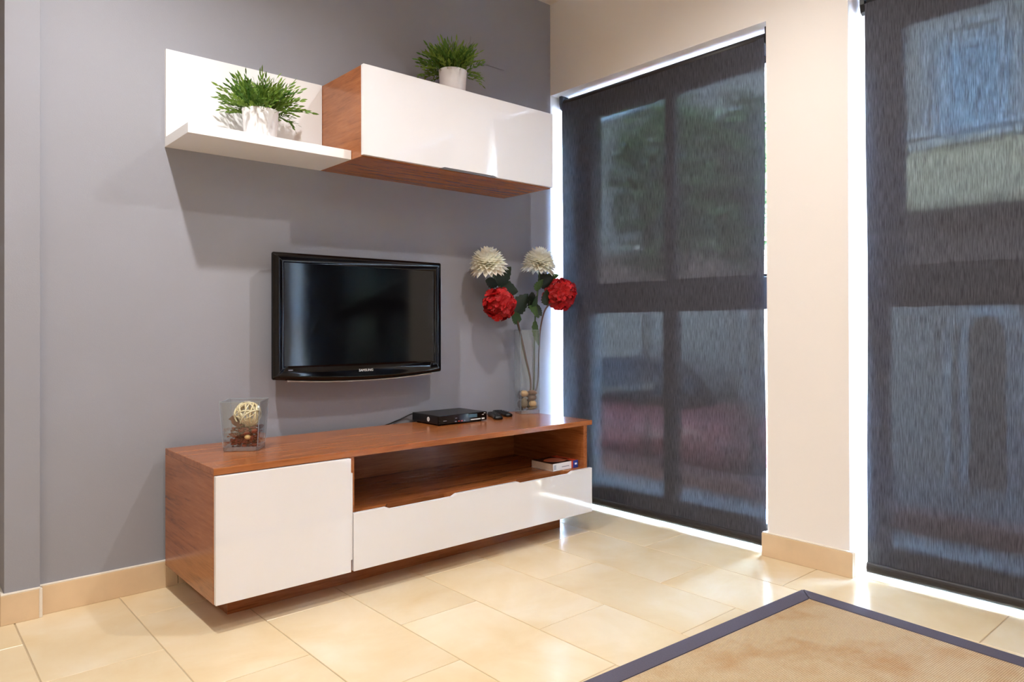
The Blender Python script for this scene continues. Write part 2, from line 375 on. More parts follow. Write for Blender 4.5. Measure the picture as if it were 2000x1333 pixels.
box('balcony', FX - .75, FX, -.9, .75, 2.25, 2.95, 'balcony', b_, .02, 1, L0)
box('balcony_rail', FX - .8, FX, -.95, .8, 2.96, 3.03, 'arch_trim', b_, .01, 1, L0)
box('pilaster', FX - .15, FX, -1.1, -.75, -.95, 4.95, 'arch_trim', b_, .01, 1, L0)
arch = bmesh.new(); pts = [(-.28, 0), (-.28, 1.75)] + [(-.28 - .32 + .32 * math.cos(a), 1.75 + .32 * math.sin(a)) for a in [PI * q / 12 for q in range(1, 12)]] + [(-.92, 1.75), (-.92, 0)]
prism(arch, [(p[0] + .35, p[1]) for p in pts], 'x', -.07, -.001); ar = obj('door', arch, 'door_wood', b_)
bm = bmesh.new(); tube(bm, [(-.07, p[0] + .35, p[1]) for p in pts], .05, 6); obj('door_surround', bm, 'arch_trim', ar)
# parked car
car = thing('parked_car', 'red car parked in the street behind the blind', 'car', (6.2, 3.3, -.95))
bm = bmesh.new(); prism(bm, [(-1.9, .28), (-1.95, .62), (-1.7, .82), (-.95, .93), (1.25, .93), (1.9, .78), (2.0, .45), (1.95, .28)], 'x', -.82, .82); bmesh.ops.bevel(bm, geom=bm.edges[:], offset=.06, segments=2, affect='EDGES'); obj('body', bm, 'car_red', car, True)
bm = bmesh.new(); prism(bm, [(-1.1, .93), (-.75, 1.3), (-.3, 1.48), (.5, 1.5), (1.0, 1.38), (1.45, .93)], 'x', -.70, .70); bmesh.ops.bevel(bm, geom=bm.edges[:], offset=.07, segments=2, affect='EDGES'); obj('cabin', bm, 'car_glass', car, True)
for yy in (-1.2, 1.25):
    for xx in (-.8, .62):
        bm = bmesh.new(); tube(bm, [(xx, yy, .31), (xx + .18, yy, .31)], .31, 20); obj('wheel', bm, 'tyre', car)
# street trees
def leafcloud(n, rx, rz, s):
    bm = bmesh.new()
    for i in range(n):
        d = Vector((random.gauss(0, 1), random.gauss(0, 1), random.gauss(0, 1))).normalized() * random.random() ** .4
        p = Vector((d.x * rx, d.y * rx, d.z * rz)); M = Matrix.Translation(p) @ Matrix.Rotation(random.random() * 6.3, 4, 'Z') @ Matrix.Rotation(random.random() * 3, 4, 'X') @ Matrix.Scale(s * random.uniform(.6, 1.2), 4)
        vs = [bm.verts.new(M @ Vector(q)) for q in ((-.5, 0, 0), (0, -.25, .06), (.5, 0, 0), (0, .25, .06))]; bm.faces.new(vs)
    return bm
for (x_, y_, z_, rx, rz, lb) in [(4.6, 1.55, 2.35, .6, .95, 'leafy green street tree seen through the nearer blind'), (4.35, .40, 2.15, .48, .75, 'smaller green tree standing by the pillar side of the street')]:
    tr_ = thing('street_tree', lb, 'tree', (x_, y_, -.95), 0, 'street trees')
    bm = bmesh.new(); tube(bm, [(0, 0, 0), (.03, .02, 1.4), (0, 0, z_ + .95)], [.07, .05, .03], 8); obj('trunk', bm, 'tree_bark', tr_, True)
    cr = obj('crown', leafcloud(1500, rx, rz, .16), 'outer_leaf', tr_, False, (0, 0, z_ + .95)); cr['kind'] = 'stuff'

# ------------------------------------------------------------------ sideboard
SX1 = 1.6817; ZT = .5125; ZB = .0907; YF = -.575; YC = -.5565; YK = -.04
sb = thing('tv_sideboard', 'low walnut-veneer sideboard with white glossy door and drawer', 'sideboard', (.85, -.29, 0)); O = (.85, -.29, 0)
box('top_panel', 0, SX1, YC - .004, YK, ZT - .0215, ZT, 'wood_x', sb, .0012, 2, O)
box('side_panel', .0, .022, YC, YK, ZB, ZT - .0217, 'wood_y', sb, .0008, 1, O)
box('side_panel', 1.629, 1.651, YC, YK, ZB, ZT - .0217, 'wood_y', sb, .0008, 1, O)
box('divider', .457, .475, YC, YK, ZB + .019, ZT - .0217, 'wood_y', sb, .0006, 1, O)
box('bottom_panel', .0222, 1.6288, YC, YK, ZB, ZB + .0185, 'wood_x', sb, .0006, 1, O)
box('back_panel', .0222, 1.6288, YK - .012, YK - .004, ZB + .019, ZT - .022, 'wood_x', sb, 0, 1, O)
bm = bmesh.new(); sf, sg, bk_ = YC + .004, YC + .034, YK - .0125
prism(bm, [(p[0] - O[0], p[1] - O[1]) for p in [(.4753, bk_), (.4753, sf), (.60, sf), (.625, sg), (.875, sg), (.90, sf), (1.225, sf), (1.25, sg), (1.51, sg), (1.535, sf), (1.6288, sf), (1.6288, bk_)]], 'z', .276, .2945); obj('shelf', bm, 'wood_x', sb)
pl = bmesh.new(); bx(pl, .0851 - O[0], 1.6002 - O[0], -.4274 - O[1], -.10 - O[1], 0, ZB - .0003, .001); obj('plinth', pl, 'wood_x', sb)
dr = box('door', .0015, .4535, YF, YC - .0005, ZB + .0005, ZT - .0235, 'white_lacquer', sb, .0012, 2, O)
bm = bmesh.new(); bx(bm, .4540 - O[0], .4615 - O[0], YF + .004 - O[1], YC - .0005 - O[1], .132, .437, .001); obj('edge_grip', bm, 'white_matt', dr)
bm = bmesh.new(); x0, x1, z0, z1, dn = .4635, 1.6650, ZB + .0005, .2945, .0105
prism(bm, [(p[0] - O[0], p[1]) for p in [(x0, z0), (x1, z0), (x1, z1), (1.544, z1), (1.522, z1 - dn), (1.239, z1 - dn), (1.217, z1), (.905, z1), (.884, z1 - dn), (.614, z1 - dn), (.593, z1), (x0, z1)]], 'y', YF - O[1], YC - .0008 - O[1])
bmesh.ops.bevel(bm, geom=bm.edges[:], offset=.0009, segments=1, affect='EDGES')
dw = obj('drawer', bm, 'white_lacquer', sb)

# ------------------------------------------------------------------ upper wall cabinet and shelf
UX0, XS, XR, UZ0, UZ1, SHZ, SHD, UD = .0082, .6104, 1.6105, 1.6165, 1.9715, 1.6500, .2772, .3716
ws_ = thing('wall_shelf', 'white L-shaped wall shelf fixed beside the upper cabinet', 'shelf', (UX0, 0, UZ0)); O = (UX0, 0, UZ0)
box('back_panel', UX0, XS - .001, -.0185, -.0005, SHZ, UZ1, 'white_matt', ws_, .001, 1, O)
box('shelf_board', UX0, XS - .001, -SHD, -.0005, UZ0 - .003, SHZ - .0002, 'white_matt', ws_, .0012, 2, O)
uc = thing('wall_cabinet', 'walnut wall cabinet with a wide white glossy flap door', 'cabinet', (XS, 0, UZ0)); O = (XS, 0, UZ0); UC = -(UD - .0195)
box('side_panel', XS, XS + .018, UC, -.0005, UZ0 - .003, UZ1 - .002, 'wood_y', uc, .0008, 1, O)
box('side_panel', XR - .020, XR - .002, UC, -.0005, UZ0 - .003, UZ1 - .002, 'wood_y', uc, .0008, 1, O)
box('bottom_panel', XS + .0182, XR - .0202, UC, -.0005, UZ0 - .003, UZ0 + .015, 'wood_x', uc, .0006, 1, O)
box('top_panel', XS + .0182, XR - .0202, UC, -.0005, UZ1 - .020, UZ1 - .002, 'wood_x', uc, .0006, 1, O)
box('back_panel', XS + .0182, XR - .0202, -.008, -.001, UZ0 + .0152, UZ1 - .0202, 'wood_x', uc, 0, 1, O)
bm = bmesh.new(); z0, z1 = UZ0 + .002, UZ1
prism(bm, [(p[0] - XS, p[1] - UZ0) for p in [(XS + .001, z0), (.970, z0), (.986, z0 + .007), (1.253, z0 + .007), (1.273, z0), (XR, z0), (XR, z1), (XS + .001, z1)]], 'y', -UD, UC - .0006)
bmesh.ops.bevel(bm, geom=bm.edges[:], offset=.0009, segments=1, affect='EDGES'); ud_ = obj('flap_door', bm, 'white_lacquer', uc)
bm = bmesh.new(); prism(bm, [(p[0] - XS, p[1] - UZ0) for p in [(.975, z0 - .0005), (.989, z0 + .0065), (1.250, z0 + .0065), (1.268, z0 - .0005)]], 'y', -UD + .003, UC - .001); obj('grip', bm, 'grey_handle', ud_)

# ------------------------------------------------------------------ television
tv = thing('television', 'glossy black flat television mounted on the grey wall', 'television', (.7553, 0, .70)); cx_, cz_ = .7553, .985
HW, ZTOP, ZBOT = .3930, 1.2465, .7430
def tv_outline(inset, n=96):
    pts = []
    hw = HW - inset; zt_, zb_ = ZTOP - inset, ZBOT + inset * 1.0; r = max(.003, .009 - inset * .3)
    def arc(cx, cz, a0, a1, m=6): return [(cx + r * math.cos(a0 + (a1 - a0) * q / m), cz + r * math.sin(a0 + (a1 - a0) * q / m)) for q in range(m + 1)]
    path = arc(hw - r, zt_ - r, 0, PI / 2) + arc(-hw + r, zt_ - r, PI / 2, PI)
    path += arc(-hw + r, zb_ + r, PI, 1.5 * PI)
    for q in range(1, 16):
        u = -1 + 2 * q / 16; path.append((u * (hw - r), zb_ - .019 * (1 - u * u) * (1 - inset * 6)))
    path += arc(hw - r, zb_ + r, 1.5 * PI, 2 * PI)
    return path
SL, SR, SZ0, SZ1 = .406 - cx_, 1.109 - cx_, .7955, 1.206
def scr_pts(path):
    out = []
    for (px, pz) in path: out.append((min(max(px, SL), SR), min(max(pz, SZ0), SZ1)))
    return out
bm = bmesh.new()
loops = []
for inset, yy in [(.016, -.055), (.004, -.088), (.0, -.098), (.0012, -.106), (.006, -.1115), (.016, -.1142)]: loops.append([(p[0], yy, p[1]) for p in tv_outline(inset)])
base = tv_outline(.016)
loops.append([(p[0], -.1142, p[1]) for p in scr_pts(base)])
loops.append([(p[0] * .999, -.107, p[1]) for p in scr_pts(base)])
rings = [[bm.verts.new((p[0], p[1], p[2] - .70)) for p in lp] for lp in loops]; n = len(rings[0])
for a, b in zip(rings, rings[1:]):
    for k in range(n):
        try: bm.faces.new((a[k], a[(k + 1) % n], b[(k + 1) % n], b[k]))
        except ValueError: pass
back = [bm.verts.new((p[0] * .93, -.022, (p[2] - cz_) * .9 + cz_ - .70)) for p in loops[0]]
for k in range(n): bm.faces.new((back[k], back[(k + 1) % n], rings[0][(k + 1) % n], rings[0][k]))
bm.faces.new(back); bmesh.ops.remove_doubles(bm, verts=bm.verts, dist=1e-5)
obj('casing', bm, 'black_gloss', tv, True)
for p in bpy.data.objects['casing'].data.polygons: p.use_smooth = len(p.vertices) == 4
box('screen', .406, 1.109, -.1085, -.1015, SZ0, SZ1, 'screen_black', tv, 0, 1, (.7553, 0, .70))
bm = bmesh.new(); pth = [p for p in tv_outline(.0) if p[1] < ZBOT + .004 and abs(p[0]) < HW - .01]
pth.sort(); prev = None
ring = []
for (px, pz) in pth: ring.append([bm.verts.new((px, y_, pz - .70 + dz)) for (y_, dz) in ((-.094, .0), (-.1125, .0015), (-.1135, -.0035), (-.094, -.0065))])
for a, b in zip(ring, ring[1:]):
    for k in range(4): bm.faces.new((a[k], a[(k + 1) % 4], b[(k + 1) % 4], b[k]))
bm.faces.new(ring[0]); bm.faces.new(ring[-1]); obj('trim_strip', bm, 'champagne_trim', tv)
box('wall_mount', .62, .88, -.0215, -.0005, .865, 1.105, 'black_plastic', tv, .002, 1, (.7553, 0, .70))
def text(name, body, size, mat, loc, rot, parent=None, depth=.0002, width=None):
    cu = bpy.data.curves.new(name, 'FONT'); cu.body = body; cu.size = size; cu.extrude = depth; cu.align_x = 'CENTER'; cu.align_y = 'CENTER'; cu.resolution_u = 3
    tmp = bpy.data.objects.new('tmp', cu); COL.objects.link(tmp); bpy.context.view_layer.update()
    me = bpy.data.meshes.new_from_object(tmp.evaluated_get(bpy.context.evaluated_depsgraph_get())); bpy.data.objects.remove(tmp)
    me.name = name; o = mobj(name, me, mat, parent); o.location = loc; o.rotation_euler = rot
    if width:
        xs = [v.co.x for v in me.vertices]; o.scale.x = width / (max(xs) - min(xs))
    return o
text('lettering', 'SAMSUNG', .0145, 'print_white', (.7605 - .7553, -.1146, .7665 - .70), (PI / 2, 0, 0), tv, .0003, .066)
bm = bmesh.new(); bx(bm, -.009, .009, -.0003, .0003, -.0012, .0012); o = obj('printed_mark', bm, 'print_grey', tv); o.location = (.432 - .7553, -.1146, .780 - .70)

# ------------------------------------------------------------------ set-top box, remotes, book
st = thing('set_top_box', 'flat black set-top box standing on the sideboard below the television', 'set-top box', (1.176, -.130, ZT + .0005))
bm = bmesh.new(); bx(bm, -.134, .134, -.105, .105, .005, .043, .003, 2); obj('body', bm, 'black_plastic', st)
bm = bmesh.new(); bx(bm, -.134, .134, -.1095, -.1052, .005, .043, .0015, 2); fp = obj('front_panel', bm, 'black_gloss', st)
for xx in (-.11, .11):
    for yy in (-.085, .085):
        bm = bmesh.new(); lathe(bm, [(0, 0), (.009, 0), (.008, .0049), (0, .0049)], 12); obj('foot', bm, 'dark_rubber', st, False, (xx, yy, 0))
bm = bmesh.new(); bx(bm, .030, .078, -.1103, -.1096, .022, .038, .0003); obj('display', bm, 'display_glass', fp)
for (xa, xb, za, zb, m_) in [(.042, .098, .0105, .0155, 'print_white'), (.104, .120, .0100, .0165, 'print_white'), (-.046, -.036, .0105, .0145, 'print_grey'), (-.028, -.019, .0105, .0145, 'print_red'), (-.012, -.003, .0105, .0145, 'print_red'), (.004, .011, .0105, .0145, 'print_grey'), (-.044, -.034, .0255, .0280, 'print_grey'), (-.108, -.090, .0180, .0205, 'print_grey'), (.106, .116, .0300, .0325, 'print_white'), (.116, .126, .0365, .0390, 'print_white')]:
    bm = bmesh.new(); bx(bm, xa, xb, -.1101, -.1096, za, zb); obj('printed_mark', bm, m_, fp)
bm = bmesh.new(); lathe(bm, [(0, .0), (.0105, .0), (.0105, .0006), (0, .0006)], 24); o = obj('sticker', bm, 'print_white', st); o.location = (-.1338, -.030, .0235); o.rotation_euler = (0, -PI / 2, 0)
text('sticker_mark', 'U', .010, 'print_grey', (-.1346, -.030, .0235), (PI / 2, 0, -PI / 2), st)
bm = bmesh.new(); tube(bm, spline([(1.045, -.022, ZT + .036), (1.03, -.0145, ZT + .030), (.99, -.006, ZT + .014), (.94, -.0125, ZT + .001), (.88, -.025, ZT - .02), (.86, -.028, ZT - .12)], 8), .0028, 8); tag(obj('power_cable', bm, 'black_plastic', None, True), 'thin black cable running from the set-top box behind the sideboard', 'cable')
def remote(label, loc, rz, ln, wd):
    r = thing('remote_control', label, 'remote', loc, rz, 'remote controls on the sideboard')
    bm = bmesh.new(); nn = 10; rows = []
    for i in range(nn + 1):
        t_ = i / nn; x_ = (t_ - .5) * ln; hw = wd / 2 * (.82 + .18 * math.cos(2 * PI * t_)) * (1 if 0 < i < nn else .8); h = .016 + .006 * math.sin(PI * t_) + (.004 if t_ > .7 else 0)
        rows.append([bm.verts.new((x_, y_, z_)) for (y_, z_) in ((-hw * .7, 0), (-hw, .007), (-hw * .8, h - .003), (-hw * .45, h), (hw * .45, h), (hw * .8, h - .003), (hw, .007), (hw * .7, 0))])
    for a, b in zip(rows, rows[1:]):
        for k in range(8): bm.faces.new((a[k], a[(k + 1) % 8], b[(k + 1) % 8], b[k]))
    bm.faces.new(rows[0]); bm.faces.new(rows[-1]); obj('body', bm, 'black_plastic', r, True)
    for i in range(4):
        for j in (-1, 0, 1):
            bm = bmesh.new(); bx(bm, -.004, .004, -.0035, .0035, 0, .0022, .0008); obj('button', bm, 'dark_rubber', r, False, (-ln * .30 + i * ln * .16, j * wd * .22, .0185 + .004 * math.sin(PI * (.2 + i * .16))))
    return r
remote('black remote control lying close to the set-top box', (1.406, -.178, ZT + .0004), math.radians(65), .17, .048)
remote('black remote control lying nearest the flower vase', (1.486, -.135, ZT + .0004), math.radians(80), .15, .042)

bk = thing('paperback_book', 'thick paperback with white, red and blue spine on the sideboard shelf', 'book', (1.5475, -.446, .2950), 0); hx, hy, hz = .0795, .074, .0335
bm = bmesh.new(); bx(bm, -hx + .001, hx - .001, -hy + .002, hy - .002, .0012, hz - .0012); obj('pages', bm, 'paper', bk)
bm = bmesh.new(); bx(bm, -hx, hx, -hy, hy, hz - .001, hz, .0003); cv = obj('cover', bm, 'cover_black', bk)
bm = bmesh.new(); bx(bm, -hx, hx, -hy, hy, 0, .001, .0003); obj('back_cover', bm, 'spine_white', bk)
bm = bmesh.new(); prism(bm, [(.0 + .062 * math.cos(a), -.005 + .045 * math.sin(a)) for a in [2 * PI * q / 24 for q in range(24)]], 'z', hz + .0001, hz + .0003); obj('cover_picture', bm, 'cover_face', cv)
bm = bmesh.new(); bx(bm, .045, hx, -hy, hy, hz + .0001, hz + .0003); obj('cover_band', bm, 'spine_red', cv)
for (xa, xb, m_) in [(-hx, .036, 'spine_white'), (.036, .047, 'spine_red'), (.047, hx, 'spine_blue')]:
    bm = bmesh.new(); bx(bm, xa, xb, -hy - .0012, -hy - .0001, 0, hz); obj('spine', bm, m_, bk)
for i in range(7):
    bm = bmesh.new(); bx(bm, -.074 + i * .002, -.073 + i * .002, -hy - .0014, -hy - .0012, .006, .027); obj('barcode_bar', bm, 'print_grey', bk)
bm = bmesh.new(); bx(bm, -.025, .022, -hy - .0014, -hy - .0012, .013, .016); obj('spine_text', bm, 'print_grey', bk)
bm = bmesh.new(); bx(bm, .058, .072, -hy - .0014, -hy - .0012, .014, .022); obj('spine_mark', bm, 'print_white', bk)

# ------------------------------------------------------------------ glass jar with potpourri
def square_vessel(name, label, cat, loc, rz, sb_, st_, h, wall, floor_, bev):
    r = thing(name, label, cat, loc, rz)
    def ringpts(s, z, b):
        a = s / 2; return [(-a + b, -a, z), (a - b, -a, z), (a, -a + b, z), (a, a - b, z), (a - b, a, z), (-a + b, a, z), (-a, a - b, z), (-a, -a + b, z)]
    bm = bmesh.new(); lv = [(sb_, floor_ + .0004, bev), (st_, h, bev), (st_ - 2 * wall, h, bev * .6), (sb_ - 2 * wall, floor_ + .0004, bev * .6)]
    rg = [[bm.verts.new(p) for p in ringpts(*q)] for q in lv]
    for a, b in zip(rg, rg[1:]):
        for k in range(8): bm.faces.new((a[k], a[(k + 1) % 8], b[(k + 1) % 8], b[k]))
    obj('glass_wall', bm, 'vase_glass', r)
    bm = bmesh.new(); rg = [[bm.verts.new(p) for p in ringpts(s_, z_, bev)] for s_, z_ in ((sb_ - .004, 0), (sb_, .002), (sb_, floor_))]
    for a, b in zip(rg, rg[1:]):
        for k in range(8): bm.faces.new((a[k], a[(k + 1) % 8], b[(k + 1) % 8], b[k]))
    bm.faces.new(rg[0]); bm.faces.new(rg[-1]); obj('glass_base', bm, 'base_glass', r)
    bm = bmesh.new(); ab, at = sb_ / 2 - .0012, st_ / 2 - .0012; cs = [(-1, -1), (1, -1), (1, 1), (-1, 1)]
    for i_, (sx_, sy_) in enumerate(cs):
        tube(bm, [(sx_ * ab, sy_ * ab, floor_), (sx_ * at, sy_ * at, h)], .0012, 6); nx, ny = cs[(i_ + 1) % 4]
        tube(bm, [(sx_ * at, sy_ * at, h), (nx * at, ny * at, h)], .0011, 6)
    obj('glass_edge', bm, 'glass_edge', r)
    return r
JX, JY, JR = .205, -.252, math.radians(-34)
square_vessel('glass_jar', 'square tapered clear glass jar on the near end of sideboard', 'jar', (JX, JY, ZT + .0004), JR, .117, .137, .175, .0055, .016, .006)
Mj = Matrix.Translation((JX, JY, ZT)) @ Matrix.Rotation(JR, 4, 'Z')
bm = bmesh.new()
for i in range(260):
    z = .018 + .062 * random.random() ** 1.1; lim = .046 + z * .05
    p = Vector((random.uniform(-lim, lim), random.uniform(-lim, lim), z)); s = random.uniform(.005, .013)
    M = Matrix.Translation(p) @ Matrix.Rotation(random.random() * 6, 4, 'Z') @ Matrix.Rotation(random.random() * 3, 4, 'X') @ Matrix.Diagonal((s, s * .7, s * .35, 1))
    bmesh.ops.create_icosphere(bm, subdivisions=1, radius=1, matrix=M)
po = obj('potpourri', bm, 'potpourri'); po.matrix_world = Mj; tag(po, 'reddish brown potpourri chips filling the square glass jar', 'potpourri', None, 'stuff')
bm = bmesh.new(); g = []
for i in range(13):
    a = -.3 + 3.4 * i / 12; rr_ = .020 + .003 * math.sin(i); g.append([bm.verts.new((rr_ * math.cos(a), -.03 + .06 * j / 5, rr_ * math.sin(a) + .003 * math.sin(j * 2.1 + i))) for j in range(6)])
for a, b in zip(g, g[1:]):
    for j in range(5): bm.faces.new((a[j], a[j + 1], b[j + 1], b[j]))
bmesh.ops.solidify(bm, geom=bm.faces[:], thickness=.003)
ba = obj('bark_curl', bm, 'bark', None, True); ba.matrix_world = Mj @ Matrix.Translation((-.024, -.018, .088)) @ Matrix.Rotation(.7, 4, 'Y') @ Matrix.Rotation(1.0, 4, 'Z'); tag(ba, 'curled brown bark piece leaning inside the square glass jar', 'bark')
bm = bmesh.new(); bmesh.ops.create_uvsphere(bm, u_segments=16, v_segments=10, radius=.0085, matrix=Matrix.Diagonal((1.25, 1, .95, 1))); nu = obj('nut', bm, 'nut', None, True); nu.matrix_world = Mj @ Matrix.Translation((.022, -.049, .049)); tag(nu, 'pale round nut among the potpourri against the jar front', 'nut')
wb_ = thing('wicker_ball', 'cream wicker ball resting on potpourri in the glass jar', 'ball'); wb_.matrix_world = Mj @ Matrix.Translation((.010, -.002, .124)); RB = .047
for i in range(22):
    bm = bmesh.new(); r_ = RB * random.uniform(.90, .98); off = random.uniform(-.5, .5) * RB; rad = math.sqrt(r_ * r_ - off * off); m_ = 40; wd = .0032
    q = []
    for k in range(m_):
        a = 2 * PI * k / m_; wob = .0016 * math.sin(3 * a + i); e = Vector((rad * math.cos(a), rad * math.sin(a), off + wob)); nrm = e.normalized()
        q.append([bm.verts.new(e + Vector((0, 0, wd)) + nrm * .001), bm.verts.new(e + nrm * .0022), bm.verts.new(e - Vector((0, 0, wd)) + nrm * .001), bm.verts.new(e - nrm * .001)])
    for k in range(m_):
        a, b = q[k], q[(k + 1) % m_]
        for j in range(4): bm.faces.new((a[j], a[(j + 1) % 4], b[(j + 1) % 4], b[j]))
    o = obj('wicker_strand', bm, 'wicker', wb_, True); o.rotation_euler = (random.random() * 6.3, random.random() * 6.3, random.random() * 6.3)

# ------------------------------------------------------------------ flower vase, pebbles, flowers
VX, VY, VR = 1.640, -.144, math.radians(-22)
square_vessel('glass_vase', 'tall square clear glass vase with pebbles on far end of sideboard', 'vase', (VX, VY, ZT + .0004), VR, .100, .100, .420, .005, .020, .004)
Mv = Matrix.Translation((VX, VY, ZT)) @ Matrix.Rotation(VR, 4, 'Z')
pebs = [((-.024, -.024, .102), (.021, .019, .016), 'pebble_tan', 'pale tan pebble at the upper front of the vase'),
        ((.022, -.024, .106), (.024, .018, .012), 'pebble_umber', 'flat umber pebble topmost in the vase beside the stems'),
        ((.020, -.024, .079), (.023, .020, .015), 'pebble_brown', 'dark brown pebble in the middle of the vase front'),
        ((.021, -.025, .050), (.020, .019, .018), 'pebble_tan', 'tan rounded pebble at the lower front of the vase'),
        ((-.023, -.024, .054), (.017, .020, .027), 'pebble_olive', 'olive striped upright pebble at the lower vase front'),
        ((.022, -.024, .029), (.023, .019, .009), 'pebble_olive', 'flat olive pebble lowest in the vase front'),
        ((-.026, .020, .092), (.018, .021, .024), 'pebble_dark', 'dark grey pebble at the upper side face of the vase'),
        ((-.026, .020, .043), (.018, .022, .024), 'pebble_dark', 'dark grey pebble at the lower side face of the vase'),
        ((.020, .022, .045), (.024, .020, .024), 'pebble_brown', 'brown pebble at the back of the vase bottom'),
        ((.021, .021, .090), (.023, .021, .018), 'pebble_umber', 'umber pebble at the back of the vase behind the stems')]
for i, (p, s, m_, lb) in enumerate(pebs):
    bm = bmesh.new(); bmesh.ops.create_icosphere(bm, subdivisions=3, radius=1)
    for v in bm.verts:
        f_ = 1 + .10 * noise.noise(v.co * 1.3 + Vector((i * 3.1, 0, 0))); v.co = Vector((v.co.x * s[0], v.co.y * s[1], v.co.z * s[2])) * f_
    o = obj('pebble', bm, m_, None, True); o.matrix_world = Mv @ Matrix.Translation(p) @ Matrix.Rotation(.2 * math.sin(i * 2.3), 4, 'Y'); tag(o, lb, 'pebble', 'pebbles in the glass vase')

def petal_mesh(name, ln, wd, curl, mat, tip=.35):
    bm = bmesh.new(); rows = []; n_ = 5
    for i in range(n_ + 1):
        t_ = i / n_; w_ = wd * (math.sin(PI * min(1, .12 + t_ * (1 - .12))) ** .6) * (1 if i < n_ else tip); z_ = curl * t_ * t_
        rows.append([bm.verts.new((t_ * ln, y_ * w_, z_ + abs(y_) * w_ * .5)) for y_ in (-.5, 0, .5)])
    for a, b in zip(rows, rows[1:]):
        for k in (0, 1): bm.faces.new((a[k], a[k + 1], b[k + 1], b[k]))
    me = bpy.data.meshes.new(name); bm.to_mesh(me); bm.free(); me.materials.append(MAT[mat])
    for p in me.polygons: p.use_smooth = True
    return me
PW = [petal_mesh('petal', .058, .024, .006, 'petal_white', .7), petal_mesh('petal', .056, .022, .012, 'petal_white', .7), petal_mesh('petal', .064, .024, .000, 'petal_white', .7)]
def inst(me, name, parent, M):
    o = bpy.data.objects.new(name, me); COL.objects.link(o); o.parent = parent; o.matrix_local = M; return o
def frame(d, roll=0):
    d = d.normalized(); u = Vector((0, 0, 1)); s = u.cross(d)
    if s.length < 1e-3: s = Vector((0, 1, 0))
    s.normalize(); n_ = d.cross(s); M = Matrix((d, s, n_)).transposed().to_4x4(); return M @ Matrix.Rotation(roll, 4, 'X')
def white_head(parent, loc, tilt, R_):
    bl = bpy.data.objects.new('bloom', None); COL.objects.link(bl); bl.parent = parent; bl.location = loc; bl.rotation_euler = tilt
    bm = bmesh.new(); bmesh.ops.create_icosphere(bm, subdivisions=2, radius=R_ * .42); obj('bloom_core', bm, 'petal_white', bl, True)
    n_ = 190; ga = PI * (3 - math.sqrt(5))
    for i in range(n_):
        th = math.acos(1 - 1.62 * (i + .5) / n_); ph = ga * i
        d = Vector((math.sin(th) * math.cos(ph), math.sin(th) * math.sin(ph), math.cos(th)))
        me = PW[1] if th < .6 else PW[0] if th < 1.95 else PW[2]
        k = R_ / .072 * random.uniform(.92, 1.06) * (1.0 if th < 1.75 else 1.12)
        M = Matrix.Translation(d * R_ * .22) @ frame(d, random.uniform(-.3, .3)) @ Matrix.Scale(k, 4); inst(me, 'petal', bl, M)
    return bl
def floret_mesh():
    bm = bmesh.new(); 
    for q in range(4):
        a = PI / 2 * q; M = Matrix.Rotation(a, 4, 'Z'); ctr = bm.verts.new((0, 0, -.004)); out = []
        for (x_, y_, z_) in ((.008, -.009, .001), (.017, -.012, .004), (.023, -.004, .003), (.023, .004, .003), (.017, .012, .004), (.008, .009, .001)): out.append(bm.verts.new(M @ Vector((x_, y_, z_))))
        for a_, b_ in zip(out, out[1:]): bm.faces.new((ctr, a_, b_))
    me = bpy.data.meshes.new('floret'); bm.to_mesh(me); bm.free(); me.materials.append(MAT['petal_red']); return me
FM = floret_mesh()
def red_head(parent, loc, R_, squash=(1, 1, 1)):
    bl = bpy.data.objects.new('bloom', None); COL.objects.link(bl); bl.parent = parent; bl.location = loc
    bm = bmesh.new(); bmesh.ops.create_icosphere(bm, subdivisions=2, radius=R_ * .74); obj('bloom_core', bm, 'petal_red', bl, True)
    n_ = 72; ga = PI * (3 - math.sqrt(5))
    for i in range(n_):
        z_ = 1 - 2 * (i + .5) / n_; r_ = math.sqrt(1 - z_ * z_); d = Vector((r_ * math.cos(ga * i) * squash[0], r_ * math.sin(ga * i) * squash[1], z_ * squash[2]))
        q = d.normalized() + Vector((random.gauss(0, .28), random.gauss(0, .28), random.gauss(0, .28)))
        M = Matrix.Translation(d * R_ * random.uniform(.80, 1.0)) @ q.to_track_quat('Z', 'Y').to_matrix().to_4x4() @ Matrix.Rotation(random.random() * 6, 4, 'Z') @ Matrix.Scale(R_ / .066 * random.uniform(.85, 1.15), 4)
        inst(FM, 'floret', bl, M)
    return bl
def leaf(parent, base_, tip_, wd, mat, fold=.35, up=(0, -1, 0), droop=.0):
    b, t_ = Vector(base_), Vector(tip_); d = t_ - b; ln = d.length; d.normalize(); n_ = Vector(up); n_ = (n_ - d * n_.dot(d)).normalized(); s = n_.cross(d)
    bm = bmesh.new(); N = 12; rows = []
    for i in range(N + 1):
        u = i / N; w_ = 1.25 * wd * (math.sin(PI * u ** .75) ** .8) * (1 + .10 * (1 if i % 2 else -1)) if 0 < i < N else .0008
        c_ = b + d * (ln * u) + n_ * (-droop * 4 * u * (1 - u) * .3) + Vector((0, 0, -droop * u * u))
        rows.append([bm.verts.new(c_ + s * (w_ * k) + n_ * (abs(k) * w_ * fold * -1)) for k in (-1, -.5, 0, .5, 1)])
    for a, b2 in zip(rows, rows[1:]):
        for k in range(4): bm.faces.new((a[k], a[k + 1], b2[k + 1], b2[k]))
    return obj('leaf', bm, mat, parent, True)
BOT = (.006, .004)
def flower(label, cat, pts, rad, mat):
    r = thing('flower_stem', label, cat, (0, 0, 0), 0, 'artificial flowers in the glass vase')
    bm = bmesh.new(); tube(bm, spline(pts, 8), rad, 8); obj('stem', bm, mat, r, True); return r
def vp(x_, y_, z_): return Mv @ Vector((x_, y_, z_))
